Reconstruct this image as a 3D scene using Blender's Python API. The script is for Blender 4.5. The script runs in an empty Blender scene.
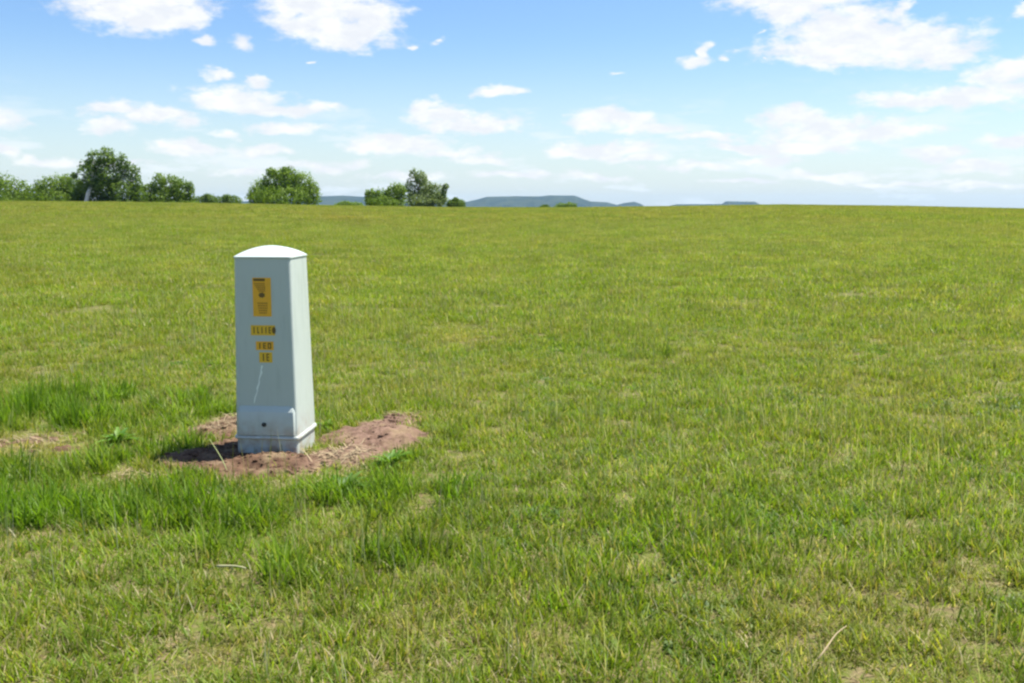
import bpy, bmesh, math, random
import numpy as np
from mathutils import Vector, Matrix, noise

random.seed(7)
rng = np.random.default_rng(11)
scene = bpy.context.scene
COL = scene.collection
R = math.radians

# ------------------------------------------------------------------ helpers
def link(o, parent=None):
    COL.objects.link(o)
    if parent is not None:
        o.parent = parent
    return o

def mesh_obj(name, verts, faces, mat=None, parent=None, smooth=False, loc=None):
    me = bpy.data.meshes.new(name)
    me.from_pydata([tuple(v) for v in verts], [], [tuple(f) for f in faces])
    if smooth:
        me.polygons.foreach_set('use_smooth', [True] * len(me.polygons))
    if mat:
        me.materials.append(mat)
    o = bpy.data.objects.new(name, me)
    if loc is not None:
        o.location = loc
    return link(o, parent)

def tag(o, label=None, cat=None, group=None, kind=None):
    if label: o['label'] = label
    if cat: o['category'] = cat
    if group: o['group'] = group
    if kind: o['kind'] = kind
    return o

def empty(name, loc, rz=0.0):
    o = bpy.data.objects.new(name, None)
    o.empty_display_size = 0.2
    o.location = loc
    o.rotation_euler = (0, 0, rz)
    return link(o)

class NT:
    """small shader node helper"""
    def __init__(self, tree):
        self.t = tree; self.t.nodes.clear()
    def n(self, typ, ins=None, **kw):
        nd = self.t.nodes.new(typ)
        for k, v in kw.items():
            setattr(nd, k, v)
        if ins:
            for k, v in ins.items():
                s = nd.inputs[k]
                if isinstance(v, bpy.types.NodeSocket):
                    self.t.links.new(v, s)
                else:
                    s.default_value = v
        return nd
    def math(self, op, a, b=0.0, c=None, clamp=False):
        ins = {0: a, 1: b}
        if c is not None: ins[2] = c
        return self.n('ShaderNodeMath', ins, operation=op, use_clamp=clamp).outputs[0]
    def vmath(self, op, a, b=None):
        ins = {0: a}
        if b is not None: ins[1] = b
        nd = self.n('ShaderNodeVectorMath', ins, operation=op)
        return nd.outputs['Value'] if op == 'LENGTH' else nd.outputs['Vector']
    def mix(self, f, a, b, blend='MIX'):
        nd = self.n('ShaderNodeMix', None, data_type='RGBA', blend_type=blend)
        for i, v in ((0, f), (6, a), (7, b)):
            if isinstance(v, bpy.types.NodeSocket): self.t.links.new(v, nd.inputs[i])
            elif i and len(v) == 3: nd.inputs[i].default_value = (*v, 1)
            else: nd.inputs[i].default_value = v
        return nd.outputs[2]
    def noise(self, vec, scale, detail=3, rough=0.55, typ='3D'):
        nd = self.n('ShaderNodeTexNoise', {'Scale': scale, 'Detail': detail, 'Roughness': rough}, noise_dimensions=typ)
        if vec is not None: self.t.links.new(vec, nd.inputs['Vector'])
        return nd.outputs['Fac']
    def ramp(self, f, lo, hi, a=0.0, b=1.0, smooth=True):
        nd = self.n('ShaderNodeMapRange', {0: f, 1: lo, 2: hi, 3: a, 4: b})
        nd.interpolation_type = 'SMOOTHSTEP' if smooth else 'LINEAR'
        return nd.outputs[0]

def new_mat(name):
    m = bpy.data.materials.new(name); m.use_nodes = True
    return m, NT(m.node_tree)

def out(nt, sh):
    o = nt.n('ShaderNodeOutputMaterial')
    nt.t.links.new(sh, o.inputs['Surface'])

def plain(name, col, rough=0.6, var=0.15, scale=8.0, bump=0.0, spec=0.5):
    m, nt = new_mat(name)
    pos = nt.n('ShaderNodeTexCoord').outputs['Object']
    f = nt.noise(pos, scale, 4)
    dark = tuple(c * (1 - var) for c in col); lite = tuple(min(1, c * (1 + var)) for c in col)
    c = nt.mix(f, dark, lite)
    b = nt.n('ShaderNodeBsdfPrincipled', {'Base Color': c, 'Roughness': rough, 'Specular IOR Level': spec})
    if bump:
        bp = nt.n('ShaderNodeBump', {'Strength': bump, 'Distance': 0.01, 'Height': f})
        nt.t.links.new(bp.outputs[0], b.inputs['Normal'])
    out(nt, b.outputs[0])
    return m

def sstep(e0, e1, x):
    t = np.clip((np.asarray(x, float) - e0) / (e1 - e0), 0, 1)
    return t * t * (3 - 2 * t)

# ------------------------------------------------------------------ camera
F = 983.0; CX, CY = 512.0, 341.5
EYE = 1.4
PITCH = math.atan((CY - 207.0) / F)
cam_d = bpy.data.cameras.new('camera'); cam = bpy.data.objects.new('camera', cam_d); link(cam)
cam_d.sensor_width = 36.0; cam_d.lens = 36.0 * F / 1024.0
cam_d.clip_start = 0.05; cam_d.clip_end = 30000
cam.location = (0, 0, EYE); cam.rotation_euler = (R(90) - PITCH, 0, 0)
scene.camera = cam
def direction(px, py):
    x = (px - CX) / F; u = (CY - py) / F
    v = Vector((x, math.cos(PITCH) + u * math.sin(PITCH), -math.sin(PITCH) + u * math.cos(PITCH)))
    return v.normalized()
def ground_at(px, py):
    d = direction(px, py); t = -EYE / d.z
    return d.x * t, d.y * t

# ------------------------------------------------------------------ light
SUN_EL = R(65.5)
SUN_AZ = math.atan2(0.925, 0.38)          # from +Y towards +X
S = Vector((math.sin(SUN_AZ) * math.cos(SUN_EL), math.cos(SUN_AZ) * math.cos(SUN_EL), math.sin(SUN_EL)))
sun_d = bpy.data.lights.new('sun', 'SUN'); sun_d.energy = 5.0; sun_d.angle = R(0.5); sun_d.color = (1.0, 0.95, 0.87)
sun = bpy.data.objects.new('sun', sun_d); link(sun)
sun.rotation_euler = S.to_track_quat('Z', 'Y').to_euler()
sun.location = (20, 10, 40)

world = bpy.data.worlds.new('World'); scene.world = world; world.use_nodes = True
nt = NT(world.node_tree)
SKY_STRENGTH = 0.054
sky = nt.n('ShaderNodeTexSky', sky_type='NISHITA', sun_disc=False, sun_elevation=SUN_EL, sun_rotation=SUN_AZ,
           altitude=200, air_density=1.0, dust_density=1.2, ozone_density=1.6)
# clouds: banks measured on the sky as azimuth / elevation
cl = [  # px, py, rx, ry, weight
 (140,0,66,27,1),(110,4,40,20,1),(182,17,32,13,1),(150,22,40,9,1),
 (325,2,62,22,1),(293,4,34,17,1),(345,38,56,13,1),(372,20,32,20,1),(318,26,38,14,1),
 (212,42,15,6,.8),(243,42,14,8,.6),(410,47,6,5,.6),(438,43,10,5,.45),(310,64,9,4,.4),
 (219,75,17,6,.75),(258,82,14,6,.8),
 (240,98,46,13,.95),(290,107,52,8,.9),(217,99,28,10,.95),(330,106,20,6,.6),
 (112,108,32,10,.9),(155,114,40,10,.9),(108,126,28,8,.9),(185,120,18,8,.7),
 (222,131,22,8,.55),(285,127,44,7,.85),(182,149,38,9,.85),(265,149,34,7,.75),
 (400,143,56,10,.85),(385,137,28,8,.9),(445,152,34,6,.7),
 (430,105,18,9,1),(470,123,58,10,.95),(443,113,32,9,1),(497,93,32,6,.9),
 (5,152,18,5,.9),(45,163,36,6,.6),(-20,120,40,12,.8),
 (795,2,66,17,1),(870,45,98,19,1),(845,28,62,20,1),(932,49,45,14,1),(828,62,18,6,1),(905,10,14,11,.8),(780,15,40,12,.8),
 (915,102,58,8,1),(968,97,58,12,1),(1008,72,36,14,1),(1020,5,12,9,.9),(1060,80,50,20,1),
 (692,61,24,8,.85),(704,52,11,9,.85),(730,58,10,5,.6),(770,58,9,4,.5),(755,34,10,5,.45),(617,70,20,4,.4),
 (610,117,40,11,1),(648,128,38,8,.95),(705,137,38,6,.8),(596,122,26,8,.9),
 (790,119,40,11,.9),(828,130,60,13,.95),(890,130,46,8,.95),(800,145,55,8,.8),(740,145,40,5,.7),
 (600,149,52,9,.85),(565,152,26,6,.8),(770,158,36,7,.7),(640,158,30,6,.6),
 (938,154,32,6,.9),(975,166,44,6,.8),(1008,139,28,7,.9),
 (520,175,70,7,.5),(480,160,45,6,.55),(690,168,60,7,.5),(830,176,60,6,.55),(900,182,70,5,.45),(590,178,60,5,.5),
 (330,165,70,7,.5),(240,170,50,6,.45),(400,178,60,5,.45),(120,168,50,5,.4),(980,186,60,5,.45),(740,183,50,4,.45),
]
lobes = []
for px, py, rx, ry, w in cl:
    d = direction(px, py)
    az = math.atan2(d.x, d.y); el = math.asin(d.z)
    if 140 < py: w = min(1.0, w + .22)
    lobes.append((az, el, rx / F * 1.00, ry / F * 1.02, w))
dirv = nt.n('ShaderNodeTexCoord').outputs['Generated']
sep = nt.n('ShaderNodeSeparateXYZ', {0: dirv})
az = nt.math('ARCTAN2', sep.outputs[0], sep.outputs[1])
el = nt.math('ARCSINE', sep.outputs[2])
P = nt.n('ShaderNodeCombineXYZ', {0: az, 1: el, 2: 0.0}).outputs[0]
Pst = nt.vmath('MULTIPLY', P, (1.0, 2.0, 1.0))
w1 = nt.n('ShaderNodeTexNoise', {'Vector': Pst, 'Scale': 19.0, 'Detail': 4.0, 'Roughness': 0.52}, noise_dimensions='3D')
warp = nt.vmath('MULTIPLY', nt.vmath('SUBTRACT', w1.outputs['Color'], (0.5, 0.5, 0.5)), (0.064, 0.028, 0.0))
PW = nt.vmath('ADD', P, warp)
tintc = nt.mix(nt.ramp(el, 0.02, 0.21), (1.22, 1.42, 1.48), (0.98, 1.24, 1.54))
skyc = nt.mix(1.0, sky.outputs[0], tintc, 'MULTIPLY')
CB = 8.2
WHITE = (CB * 1.12, CB * 1.12, CB * 1.10); GREYW = (CB * .93, CB * .955, CB * 1.0)
# the mapped banks over the field, ahead of the camera
field = None
for (a, e, rx, ry, w) in lobes:
    q = nt.n('ShaderNodeVectorMath', {0: PW, 1: (1 / rx, 1 / ry, 0), 2: (-a / rx, -e / ry, 0)}, operation='MULTIPLY_ADD').outputs['Vector']
    f = nt.math('SUBTRACT', w, nt.vmath('LENGTH', q))
    field = f if field is None else nt.math('SMOOTH_MAX', field, f, 0.22)
n2 = nt.noise(Pst, 56.0, 5, 0.60)
fld = nt.math('ADD', field, nt.math('MULTIPLY', nt.math('SUBTRACT', n2, 0.5), 1.45))
dens = nt.ramp(fld, -0.26, 0.50)
# thin veil low down
n3 = nt.noise(nt.vmath('MULTIPLY', P, (1.0, 4.5, 1.0)), 9.0, 4, 0.6)
veil = nt.math('MULTIPLY', nt.ramp(n3, 0.40, 0.66), nt.ramp(el, 0.15, 0.03, 0.0, 0.9))
veil = nt.math('MAXIMUM', veil, nt.ramp(el, 0.17, -0.01, 0.0, 0.54))
core = nt.ramp(nt.noise(Pst, 30.0, 4, 0.6), 0.35, 0.7)
c = nt.mix(veil, skyc, (CB * .97, CB * 1.04, CB * 1.08))
c = nt.mix(nt.math('MULTIPLY', dens, 0.95), c, nt.mix(core, GREYW, WHITE))
bg_a = nt.n('ShaderNodeBackground', {'Color': c, 'Strength': SKY_STRENGTH})
# scattered cumulus over the rest of the sky
up = nt.math('ADD', nt.math('MAXIMUM', sep.outputs[2], 0.0), 0.10)
pl = nt.n('ShaderNodeCombineXYZ', {0: nt.math('DIVIDE', sep.outputs[0], up), 1: nt.math('DIVIDE', sep.outputs[1], up), 2: 0.0}).outputs[0]
d2_ = nt.ramp(nt.noise(pl, 2.1, 5, 0.6), 0.54, 0.68)
c2 = nt.mix(nt.ramp(el, 0.17, -0.01, 0.0, 0.54), skyc, (CB * .97, CB * 1.04, CB * 1.08))
c2 = nt.mix(nt.math('MULTIPLY', d2_, nt.ramp(el, 0.0, 0.15, 0.3, 0.92)), c2, (CB, CB * 1.01, CB * 1.02))
bg_b = nt.n('ShaderNodeBackground', {'Color': c2, 'Strength': SKY_STRENGTH})
oa = nt.ramp(nt.math('ABSOLUTE', az, 0), 0.60, 0.78); oe = nt.ramp(el, 0.26, 0.38); ob_ = nt.ramp(el, -0.02, -0.05)
fac = nt.math('MAXIMUM', nt.math('MAXIMUM', oa, oe), ob_)
ms = nt.n('ShaderNodeMixShader', {0: fac, 1: bg_a.outputs[0], 2: bg_b.outputs[0]})
wo = nt.n('ShaderNodeOutputWorld'); nt.t.links.new(ms.outputs[0], wo.inputs['Surface'])
world.cycles.sampling_method = 'MANUAL'; world.cycles.sample_map_resolution = 512

scene.view_settings.view_transform = 'Standard'
scene.view_settings.look = 'None'
scene.view_settings.exposure = 1.14
scene.view_settings.gamma = 1.0
scene.cycles.filter_width = 2.4
scene.cycles.use_denoising = True
scene.cycles.max_bounces = 6
scene.cycles.transparent_max_bounces = 8
scene.cycles.volume_bounces = 0

# ------------------------------------------------------------------ terrain
RC = 120.0
ROWS = [(-200, 201.0), (0, 203.0), (120, 203.5), (240, 204.8), (350, 206.6), (450, 208.0), (560, 208.2), (640, 207.4),
        (780, 205.6), (900, 206.9), (1024, 209.3), (1200, 212.0)]
AZS = np.array([math.atan((p - CX) / F * 1.0) for p, _ in ROWS])
HS = np.array([EYE + (207.0 - r) * RC / F for _, r in ROWS])
def height(x, y):
    x = np.asarray(x, float); y = np.asarray(y, float)
    r = np.hypot(x, y); a = np.arctan2(x, np.maximum(y, 1e-6))
    H = np.interp(a, AZS, HS)
    t = np.clip((r - 9.0) / (RC - 9.0), 0, 1)
    h = H * (1 - (1 - t) ** 2)
    front = sstep(-0.1, 0.5, y / np.maximum(r, 1e-3))
    drop = np.maximum(r - RC, 0)
    h = h - np.where(drop < 120, drop ** 2 / 9000.0, 1.6 + (drop - 120) * 0.0267)
    h = np.where(y > -5, h * front, h * 0)
    h = np.maximum(h, -20.0)
    return h + 0.012 * np.sin(x * 1.3 + 0.7) * np.cos(y * 1.1) * np.clip(1.5 - r / 40, 0, 1)
def h1(x, y): return float(height(x, y))

rr = np.concatenate([[0.0], np.geomspace(0.6, 6200, 190)])
NA = 288
verts = [(0, 0, h1(0, 0))]
for r_ in rr[1:]:
    a_ = np.arange(NA) / NA * 2 * np.pi
    xs, ys = r_ * np.sin(a_), r_ * np.cos(a_)
    verts += list(zip(xs, ys, height(xs, ys)))
faces = [(0, 1 + (k + 1) % NA, 1 + k) for k in range(NA)]
for i in range(len(rr) - 2):
    b0, b1 = 1 + i * NA, 1 + (i + 1) * NA
    for k in range(NA):
        k2 = (k + 1) % NA
        faces.append((b0 + k, b0 + k2, b1 + k2, b1 + k))

m_ground, nt = new_mat('meadow_ground')
pos = nt.n('ShaderNodeNewGeometry').outputs['Position']
n1 = nt.noise(pos, 0.55, 5); n2_ = nt.noise(pos, 14.0, 5, 0.65); n3_ = nt.noise(pos, 70.0, 3)
g = nt.mix(n1, (0.075, 0.095, 0.016), (0.105, 0.125, 0.022))
th = nt.mix(n3_, (0.10, 0.075, 0.040), (0.22, 0.17, 0.09))
cc = nt.mix(nt.ramp(n2_, 0.40, 0.66), g, th)
b = nt.n('ShaderNodeBsdfPrincipled', {'Base Color': cc, 'Roughness': 0.95, 'Specular IOR Level': 0.15})
bp = nt.n('ShaderNodeBump', {'Strength': 0.7, 'Distance': 0.02, 'Height': n2_}); nt.t.links.new(bp.outputs[0], b.inputs['Normal'])
out(nt, b.outputs[0])
tag(mesh_obj('ground', verts, faces, m_ground, smooth=True), kind='structure')

# ------------------------------------------------------------------ bare soil round the pedestal
soil_spots = [  # px, py, rx m, ry m, weight
 (268, 461, 0.32, 0.13, 1.0), (208, 459, 0.27, 0.25, 1.35), (235, 450, .2, .3, 1.2), (222, 428, 0.17, 0.30, 0.95), (285, 472, 0.20, 0.08, .55),
 (372, 438, 0.28, 0.38, 1.15), (342, 458, 0.24, 0.20, 1.15), (400, 422, 0.16, 0.26, .85), (312, 464, 0.18, 0.12, .8),
 (150, 475, 0.20, 0.12, .42), (60, 449, 0.26, 0.14, .30), (20, 441, 0.26, 0.2, .34), (105, 408, .2, .2, .28), (268, 440, .24, .25, 1.0), (195, 467, .22, .13, 1.0), (235, 474, .24, .08, .7),
]
SP = []
for px, py, rx, ry, w in soil_spots:
    gx, gy = ground_at(px, py); SP.append((gx, gy, rx, ry, w))
mx, my = ground_at(325, 424)
def bare(x, y):
    m = 0.0
    for gx, gy, rx, ry, w in SP:
        d = math.hypot((x - gx) / rx, (y - gy) / ry)
        m = max(m, w * max(0.0, 1.35 - d))
    dm = math.hypot((x - mx) / 0.12, (y - my) / 0.30)
    m -= max(0, 1.2 - dm) * 1.2
    if m > -0.3:
        m += 0.38 * noise.noise((x * 5, y * 4, 3.1)) + 0.30 * noise.noise((x * 15, y * 12, 1.7))
    return m

step = 0.018
gx0, gx1, gy0, gy1 = -3.6, -0.25, 4.75, 6.75
nx = int((gx1 - gx0) / step) + 1; ny = int((gy1 - gy0) / step) + 1
ids = {}; sv = []; sf = []; M = np.zeros((nx, ny))
hole = [ground_at(205, 458)]
for i in range(nx):
    for j in range(ny):
        x, y = gx0 + i * step, gy0 + j * step
        M[i, j] = bare(x, y)
def soil_z(x, y, m):
    k = max(0.0, min(1.0, (m - 0.12) / 0.5)); k = k * k * (3 - 2 * k)
    z = h1(x, y) - 0.012 + 0.034 * k
    z += k * (0.014 * noise.noise((x * 9, y * 9, 0)) + 0.012 * noise.noise((x * 24, y * 24, 5)) + 0.007 * noise.noise((x * 55, y * 60, 9)))
    mo = math.hypot((x + 1.30) / 0.30, (y - 5.30) / 0.17)
    z += k * 0.045 * max(0, 1 - mo) ** 1.3
    mo = math.hypot((x + 0.78) / 0.36, (y - 5.85) / 0.36)
    z += k * 0.055 * max(0, 1 - mo) ** 1.2
    mo = math.hypot((x + 1.75) / 0.30, (y - 5.38) / 0.28)
    z += k * 0.012 * max(0, 1 - mo)
    return z
for i in range(nx - 1):
    for j in range(ny - 1):
        if max(M[i, j], M[i + 1, j], M[i, j + 1], M[i + 1, j + 1]) > 0.10:
            q = []
            for a_, b_ in ((i, j), (i + 1, j), (i + 1, j + 1), (i, j + 1)):
                if (a_, b_) not in ids:
                    ids[(a_, b_)] = len(sv)
                    x, y = gx0 + a_ * step, gy0 + b_ * step
                    sv.append((x, y, soil_z(x, y, M[a_, b_])))
                q.append(ids[(a_, b_)])
            sf.append(q)
m_soil, nt = new_mat('bare_earth')
pos = nt.n('ShaderNodeNewGeometry').outputs['Position']
sx = nt.n('ShaderNodeSeparateXYZ', {0: pos})
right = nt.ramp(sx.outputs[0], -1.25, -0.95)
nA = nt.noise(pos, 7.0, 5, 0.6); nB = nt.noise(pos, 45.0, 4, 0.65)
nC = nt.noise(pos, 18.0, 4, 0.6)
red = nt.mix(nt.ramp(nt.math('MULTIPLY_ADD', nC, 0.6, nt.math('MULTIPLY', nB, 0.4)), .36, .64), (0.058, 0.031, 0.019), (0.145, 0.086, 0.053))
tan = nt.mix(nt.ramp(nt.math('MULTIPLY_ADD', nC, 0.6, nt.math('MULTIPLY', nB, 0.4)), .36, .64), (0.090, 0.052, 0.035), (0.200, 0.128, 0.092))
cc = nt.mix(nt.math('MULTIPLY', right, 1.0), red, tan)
cc = nt.mix(nt.ramp(nA, 0.46, 0.68), cc, (0.19, 0.135, 0.080))
b = nt.n('ShaderNodeBsdfPrincipled', {'Base Color': cc, 'Roughness': 0.95, 'Specular IOR Level': 0.15})
bp = nt.n('ShaderNodeBump', {'Strength': 0.8, 'Distance': 0.012, 'Height': nB}); nt.t.links.new(bp.outputs[0], b.inputs['Normal'])
out(nt, b.outputs[0])
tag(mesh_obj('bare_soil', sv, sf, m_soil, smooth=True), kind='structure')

# ------------------------------------------------------------------ pedestal
def rrect(hx, hy, r, z, n=5):
    pts = []
    for cx, cy, a0 in ((hx - r, hy - r, 0), (-hx + r, hy - r, 90), (-hx + r, -hy + r, 180), (hx - r, -hy + r, 270)):
        for k in range(n + 1):
            a = R(a0 + 90 * k / n)
            pts.append((cx + r * math.cos(a), cy + r * math.sin(a), z))
    return pts
def loft(rings, cap_top=True, cap_bot=True):
    v = []; f = []; n = len(rings[0])
    for rg in rings: v += rg
    for i in range(len(rings) - 1):
        for k in range(n):
            k2 = (k + 1) % n
            f.append((i * n + k, i * n + k2, (i + 1) * n + k2, (i + 1) * n + k))
    if cap_bot: f.append(tuple(range(n - 1, -1, -1)))
    if cap_top: f.append(tuple((len(rings) - 1) * n + k for k in range(n)))
    return v, f
def shade_auto(o, ang=35):
    me = o.data
    me.polygons.foreach_set('use_smooth', [True] * len(me.polygons))
    bm = bmesh.new(); bm.from_mesh(me)
    for e in bm.edges:
        if len(e.link_faces) == 2 and e.calc_face_angle(0) > R(ang): e.smooth = False
    bm.to_mesh(me); bm.free()

m_shell, nt = new_mat('pale_green_plastic')
oc = nt.n('ShaderNodeTexCoord').outputs['Object']
sz = nt.n('ShaderNodeSeparateXYZ', {0: oc})
a1 = nt.noise(oc, 3.0, 4); a2 = nt.noise(nt.vmath('MULTIPLY', oc, (14.0, 14.0, 2.2)), 1.6, 4, 0.6)
base = nt.mix(a1, (0.450, 0.505, 0.470), (0.500, 0.550, 0.515))
base = nt.mix(nt.ramp(a2, 0.50, 0.78, 0, 0.45), base, (0.33, 0.385, 0.35))
low = nt.math('MULTIPLY', nt.ramp(sz.outputs[2], 0.30, 0.02, 0, 0.85), nt.ramp(nt.noise(oc, 16.0, 5, 0.6), 0.35, 0.7))
base = nt.mix(low, base, (0.30, 0.22, 0.15))
b = nt.n('ShaderNodeBsdfPrincipled', {'Base Color': base, 'Roughness': 0.30, 'Specular IOR Level': 0.60})
bp = nt.n('ShaderNodeBump', {'Strength': 0.06, 'Distance': 0.01, 'Height': nt.noise(oc, 25.0, 3)}); nt.t.links.new(bp.outputs[0], b.inputs['Normal'])
out(nt, b.outputs[0])
m_yellow = plain('yellow_decal', (0.86, 0.42, 0.016), 0.5, 0.10, 30)
m_yellow2 = plain('faded_yellow_decal', (0.80, 0.47, 0.022), 0.5, 0.10, 30)
m_print = plain('dark_print', (0.15, 0.085, 0.012), 0.6, 0.2, 40)
m_printb = plain('brown_print', (0.42, 0.205, 0.012), 0.6, 0.2, 40)
m_black = plain('black_bolt', (0.03, 0.035, 0.035), 0.5)
m_streak = plain('pale_streak', (0.78, 0.84, 0.76), 0.7)

PX, PY = -1.372, 5.615
ped = empty('utility_pedestal', (PX, PY, h1(PX, PY)), R(-5.2))
tag(ped, 'pale grey-green plastic utility pedestal with yellow decals standing in a bare patch of the meadow', 'utility pedestal')
def half(z): return 0.1795 - 0.0185 * (z - 0.115) / 1.01
v, f = loft([rrect(.175, .175, .020, -.12), rrect(.1765, .1765, .020, .1065)])
o = mesh_obj('base', v, f, m_shell, ped); shade_auto(o)
v, f = loft([rrect(.185, .185, .022, .109), rrect(.1885, .1885, .024, .112), rrect(.1885, .1885, .024, .121), rrect(.184, .184, .022, .128)])
o = mesh_obj('flange', v, f, m_shell, ped); shade_auto(o)
zs = [.1285, .20, .4, .7, 1.0, 1.1272]
v, f = loft([rrect(half(z), half(z), .020, z) for z in zs])
o = mesh_obj('cover', v, f, m_shell, ped); shade_auto(o)
hh = half(1.127) + .0045
rings = [rrect(hh - .004, hh - .004, .020, 1.1275), rrect(hh, hh, .022, 1.130), rrect(hh, hh, .022, 1.137)]
for t in (.10, .22, .36, .50, .64, .78, .90, .97):
    k = hh * (1 - t)
    rings.append(rrect(k + .001, k + .001, min(.022 + .06 * t, k * .95), 1.137 + .057 * (1 - (1 - t) ** 2.25)))
v, f = loft(rings)
o = mesh_obj('cap', v, f, m_shell, ped); shade_auto(o, 50)
# access panel at the foot of the front: proud, with a sloping top
def front_y(z, proud): return -(half(z) + proud)
def slab(name, pts, z_list, proud, mat, parent, back=-0.004):
    pass
zA, zB, zC = .133, .266, .300
xa, xb = -.158, .160
P8 = []
for z, pr, xi in ((zA, .009, 0), (zB, .014, 0), (zC, .0005, .012)):
    P8 += [(xa + xi, front_y(z, pr), z), (xb - xi, front_y(z, pr), z), (xb - xi + .010, front_y(z, -.004), z), (xa + xi - .010, front_y(z, -.004), z)]
fc = []
for i in range(2):
    for k in range(4):
        k2 = (k + 1) % 4
        fc.append((i * 4 + k, i * 4 + k2, (i + 1) * 4 + k2, (i + 1) * 4 + k))
fc += [(3, 2, 1, 0), (8, 9, 10, 11)]
panel = mesh_obj('access_panel', P8, fc, m_shell, ped)
bm = bmesh.new(); bm.from_mesh(panel.data)
bmesh.ops.bevel(bm, geom=[e for e in bm.edges], offset=.0014, segments=2, affect='EDGES', clamp_overlap=True)
bm.to_mesh(panel.data); bm.free(); shade_auto(panel, 40)
def disc_bm(cx, cz, r, y0, y1, n=20):
    return loft([[(cx + q * math.cos(-2 * math.pi * k / n), y, cz + q * math.sin(-2 * math.pi * k / n)) for k in range(n)] for q, y in ((r, y0), (r, y1 + .001), (r * .85, y1), (r * .4, y1), (r * .36, y1 + .003))])
yb = front_y(.195, .0112)
v, f = disc_bm(-.008, .195, .013, yb + .004, yb - .006)
o = mesh_obj('bolt', v, f, m_black, panel)
# decals
def decal(name, x0, x1, z0, z1, mat, parent, off=.0016, thick=.0012, skew=0.0):
    y = lambda z, d: front_y(z, d)
    v = [(x0, y(z0, off), z0), (x1, y(z0, off), z0 + skew), (x1, y(z1, off), z1 + skew), (x0, y(z1, off), z1),
         (x0, y(z0, off - thick), z0), (x1, y(z0, off - thick), z0 + skew), (x1, y(z1, off - thick), z1 + skew), (x0, y(z1, off - thick), z1)]
    f = [(0, 1, 2, 3), (5, 4, 7, 6), (4, 5, 1, 0), (3, 2, 6, 7), (4, 0, 3, 7), (1, 5, 6, 2)]
    return mesh_obj(name, v, f, mat, parent)
def marks(name, boxes, mat, parent, off=.0024):
    vv = []; ff = []
    for poly in boxes:
        if len(poly) == 4 and not isinstance(poly[0], tuple):
            x0, x1, z0, z1 = poly; poly = [(x0, z0), (x1, z0), (x1, z1), (x0, z1)]
        n = len(vv)
        vv += [(x, front_y(z, off), z) for x, z in poly]; ff.append(tuple(range(n, n + len(poly))))
    return mesh_obj(name, vv, ff, mat, parent)
d1 = decal('warning_decal', -.056, .049, .806, 1.022, m_yellow, ped)
d1['label'] = 'tall orange-yellow warning decal with dark printing'
marks('heading', [(-.050, .016, 1.003, 1.017)], m_print, d1)
tx = []
for i, (xa_, xb_) in enumerate(((-.048, .016), (-.042, .017), (-.036, .017), (-.030, .017), (-.022, .016))):
    z = .993 - i * .0105
    x = xa_
    while x < xb_ - .004:
        w = random.uniform(.006, .013); tx.append((x, min(x + w, xb_), z - .0075, z)); x += w + .0022
marks('text', tx, m_printb, d1)
sym = [(-.004 + .021 * math.cos(a) * (1 if k % 2 else .72), .925 + .017 * math.sin(a) * (1 if k % 2 else .72)) for k, a in enumerate([2 * math.pi * i / 14 for i in range(14)])]
marks('symbol', [sym], m_print, d1)
tx = []
for i in range(5):
    z = .884 - i * .0135; x = -.030 + .002 * i; xe = .030 - .003 * abs(i - 1)
    while x < xe - .004:
        w = random.uniform(.006, .014); tx.append((x, min(x + w, xe), z - .0085, z)); x += w + .0028
marks('text', tx, m_printb, d1)
def strokes(name, x0, x1, z0, z1, pattern, parent):
    """characters too worn to read: upright worn strokes"""
    n = len(pattern); w = (x1 - x0) / n; bx = []
    for i, c in enumerate(pattern):
        xs = x0 + i * w
        if c == '1': bx.append((xs + w * .40, xs + w * .64, z0, z1))
        elif c == 'l': bx += [(xs + w * .32, xs + w * .54, z0, z1), (xs + w * .54, xs + w * .8, z0, z0 + (z1 - z0) * .2)]
        elif c == 'E': bx += [(xs + w * .2, xs + w * .42, z0, z1)] + [(xs + w * .42, xs + w * .8, z, z + (z1 - z0) * .16) for z in (z0, z0 + (z1 - z0) * .42, z1 - (z1 - z0) * .16)]
        elif c == '0': bx += [(xs + w * .15, xs + w * .36, z0, z1), (xs + w * .64, xs + w * .85, z0, z1), (xs + w * .36, xs + w * .64, z0, z0 + (z1 - z0) * .2), (xs + w * .36, xs + w * .64, z1 - (z1 - z0) * .2, z1)]
        elif c == '#': bx.append([(xs + w * (.5 + .48 * math.cos(t)), (z0 + z1) / 2 + (z1 - z0) * .55 * math.sin(t)) for t in [2 * math.pi * k / 12 for k in range(12)]])
    return marks(name, bx, m_print, parent)
d2 = decal('number_decal', -.073, .066, .700, .757, m_yellow2, ped); d2['label'] = 'wide yellow decal with a row of worn strokes and a dark spot'
strokes('characters', -.066, .071, .711, .747, '1l11E#', d2)
d3 = decal('number_decal', -.046, .055, .617, .666, m_yellow, ped); d3['label'] = 'middle short yellow decal with worn characters'
strokes('characters', -.038, .046, .625, .658, '1E0', d3)
d4 = decal('number_decal', -.029, .046, .547, .605, m_yellow2, ped); d4['label'] = 'lowest and smallest yellow decal with two worn strokes'
strokes('characters', -.018, .034, .556, .597, '1E', d4)
# pale irregular streak below the decals
pts = [(-.014, .530), (-.020, .505), (-.019, .490), (-.033, .452), (-.034, .430), (-.046, .400), (-.045, .385), (-.060, .345), (-.066, .315)]
v = []; f = []
for i, (x, z) in enumerate(pts):
    w = .0058 * (0.4 + 0.8 * random.random())
    v += [(x - w, front_y(z, .0012), z), (x + w, front_y(z, .0012), z)]
    if i: f.append((2 * i - 2, 2 * i - 1, 2 * i + 1, 2 * i))
o = mesh_obj('scuff', v, f, m_streak, ped); o['label'] = 'pale wandering scuff line below the decals'

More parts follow.
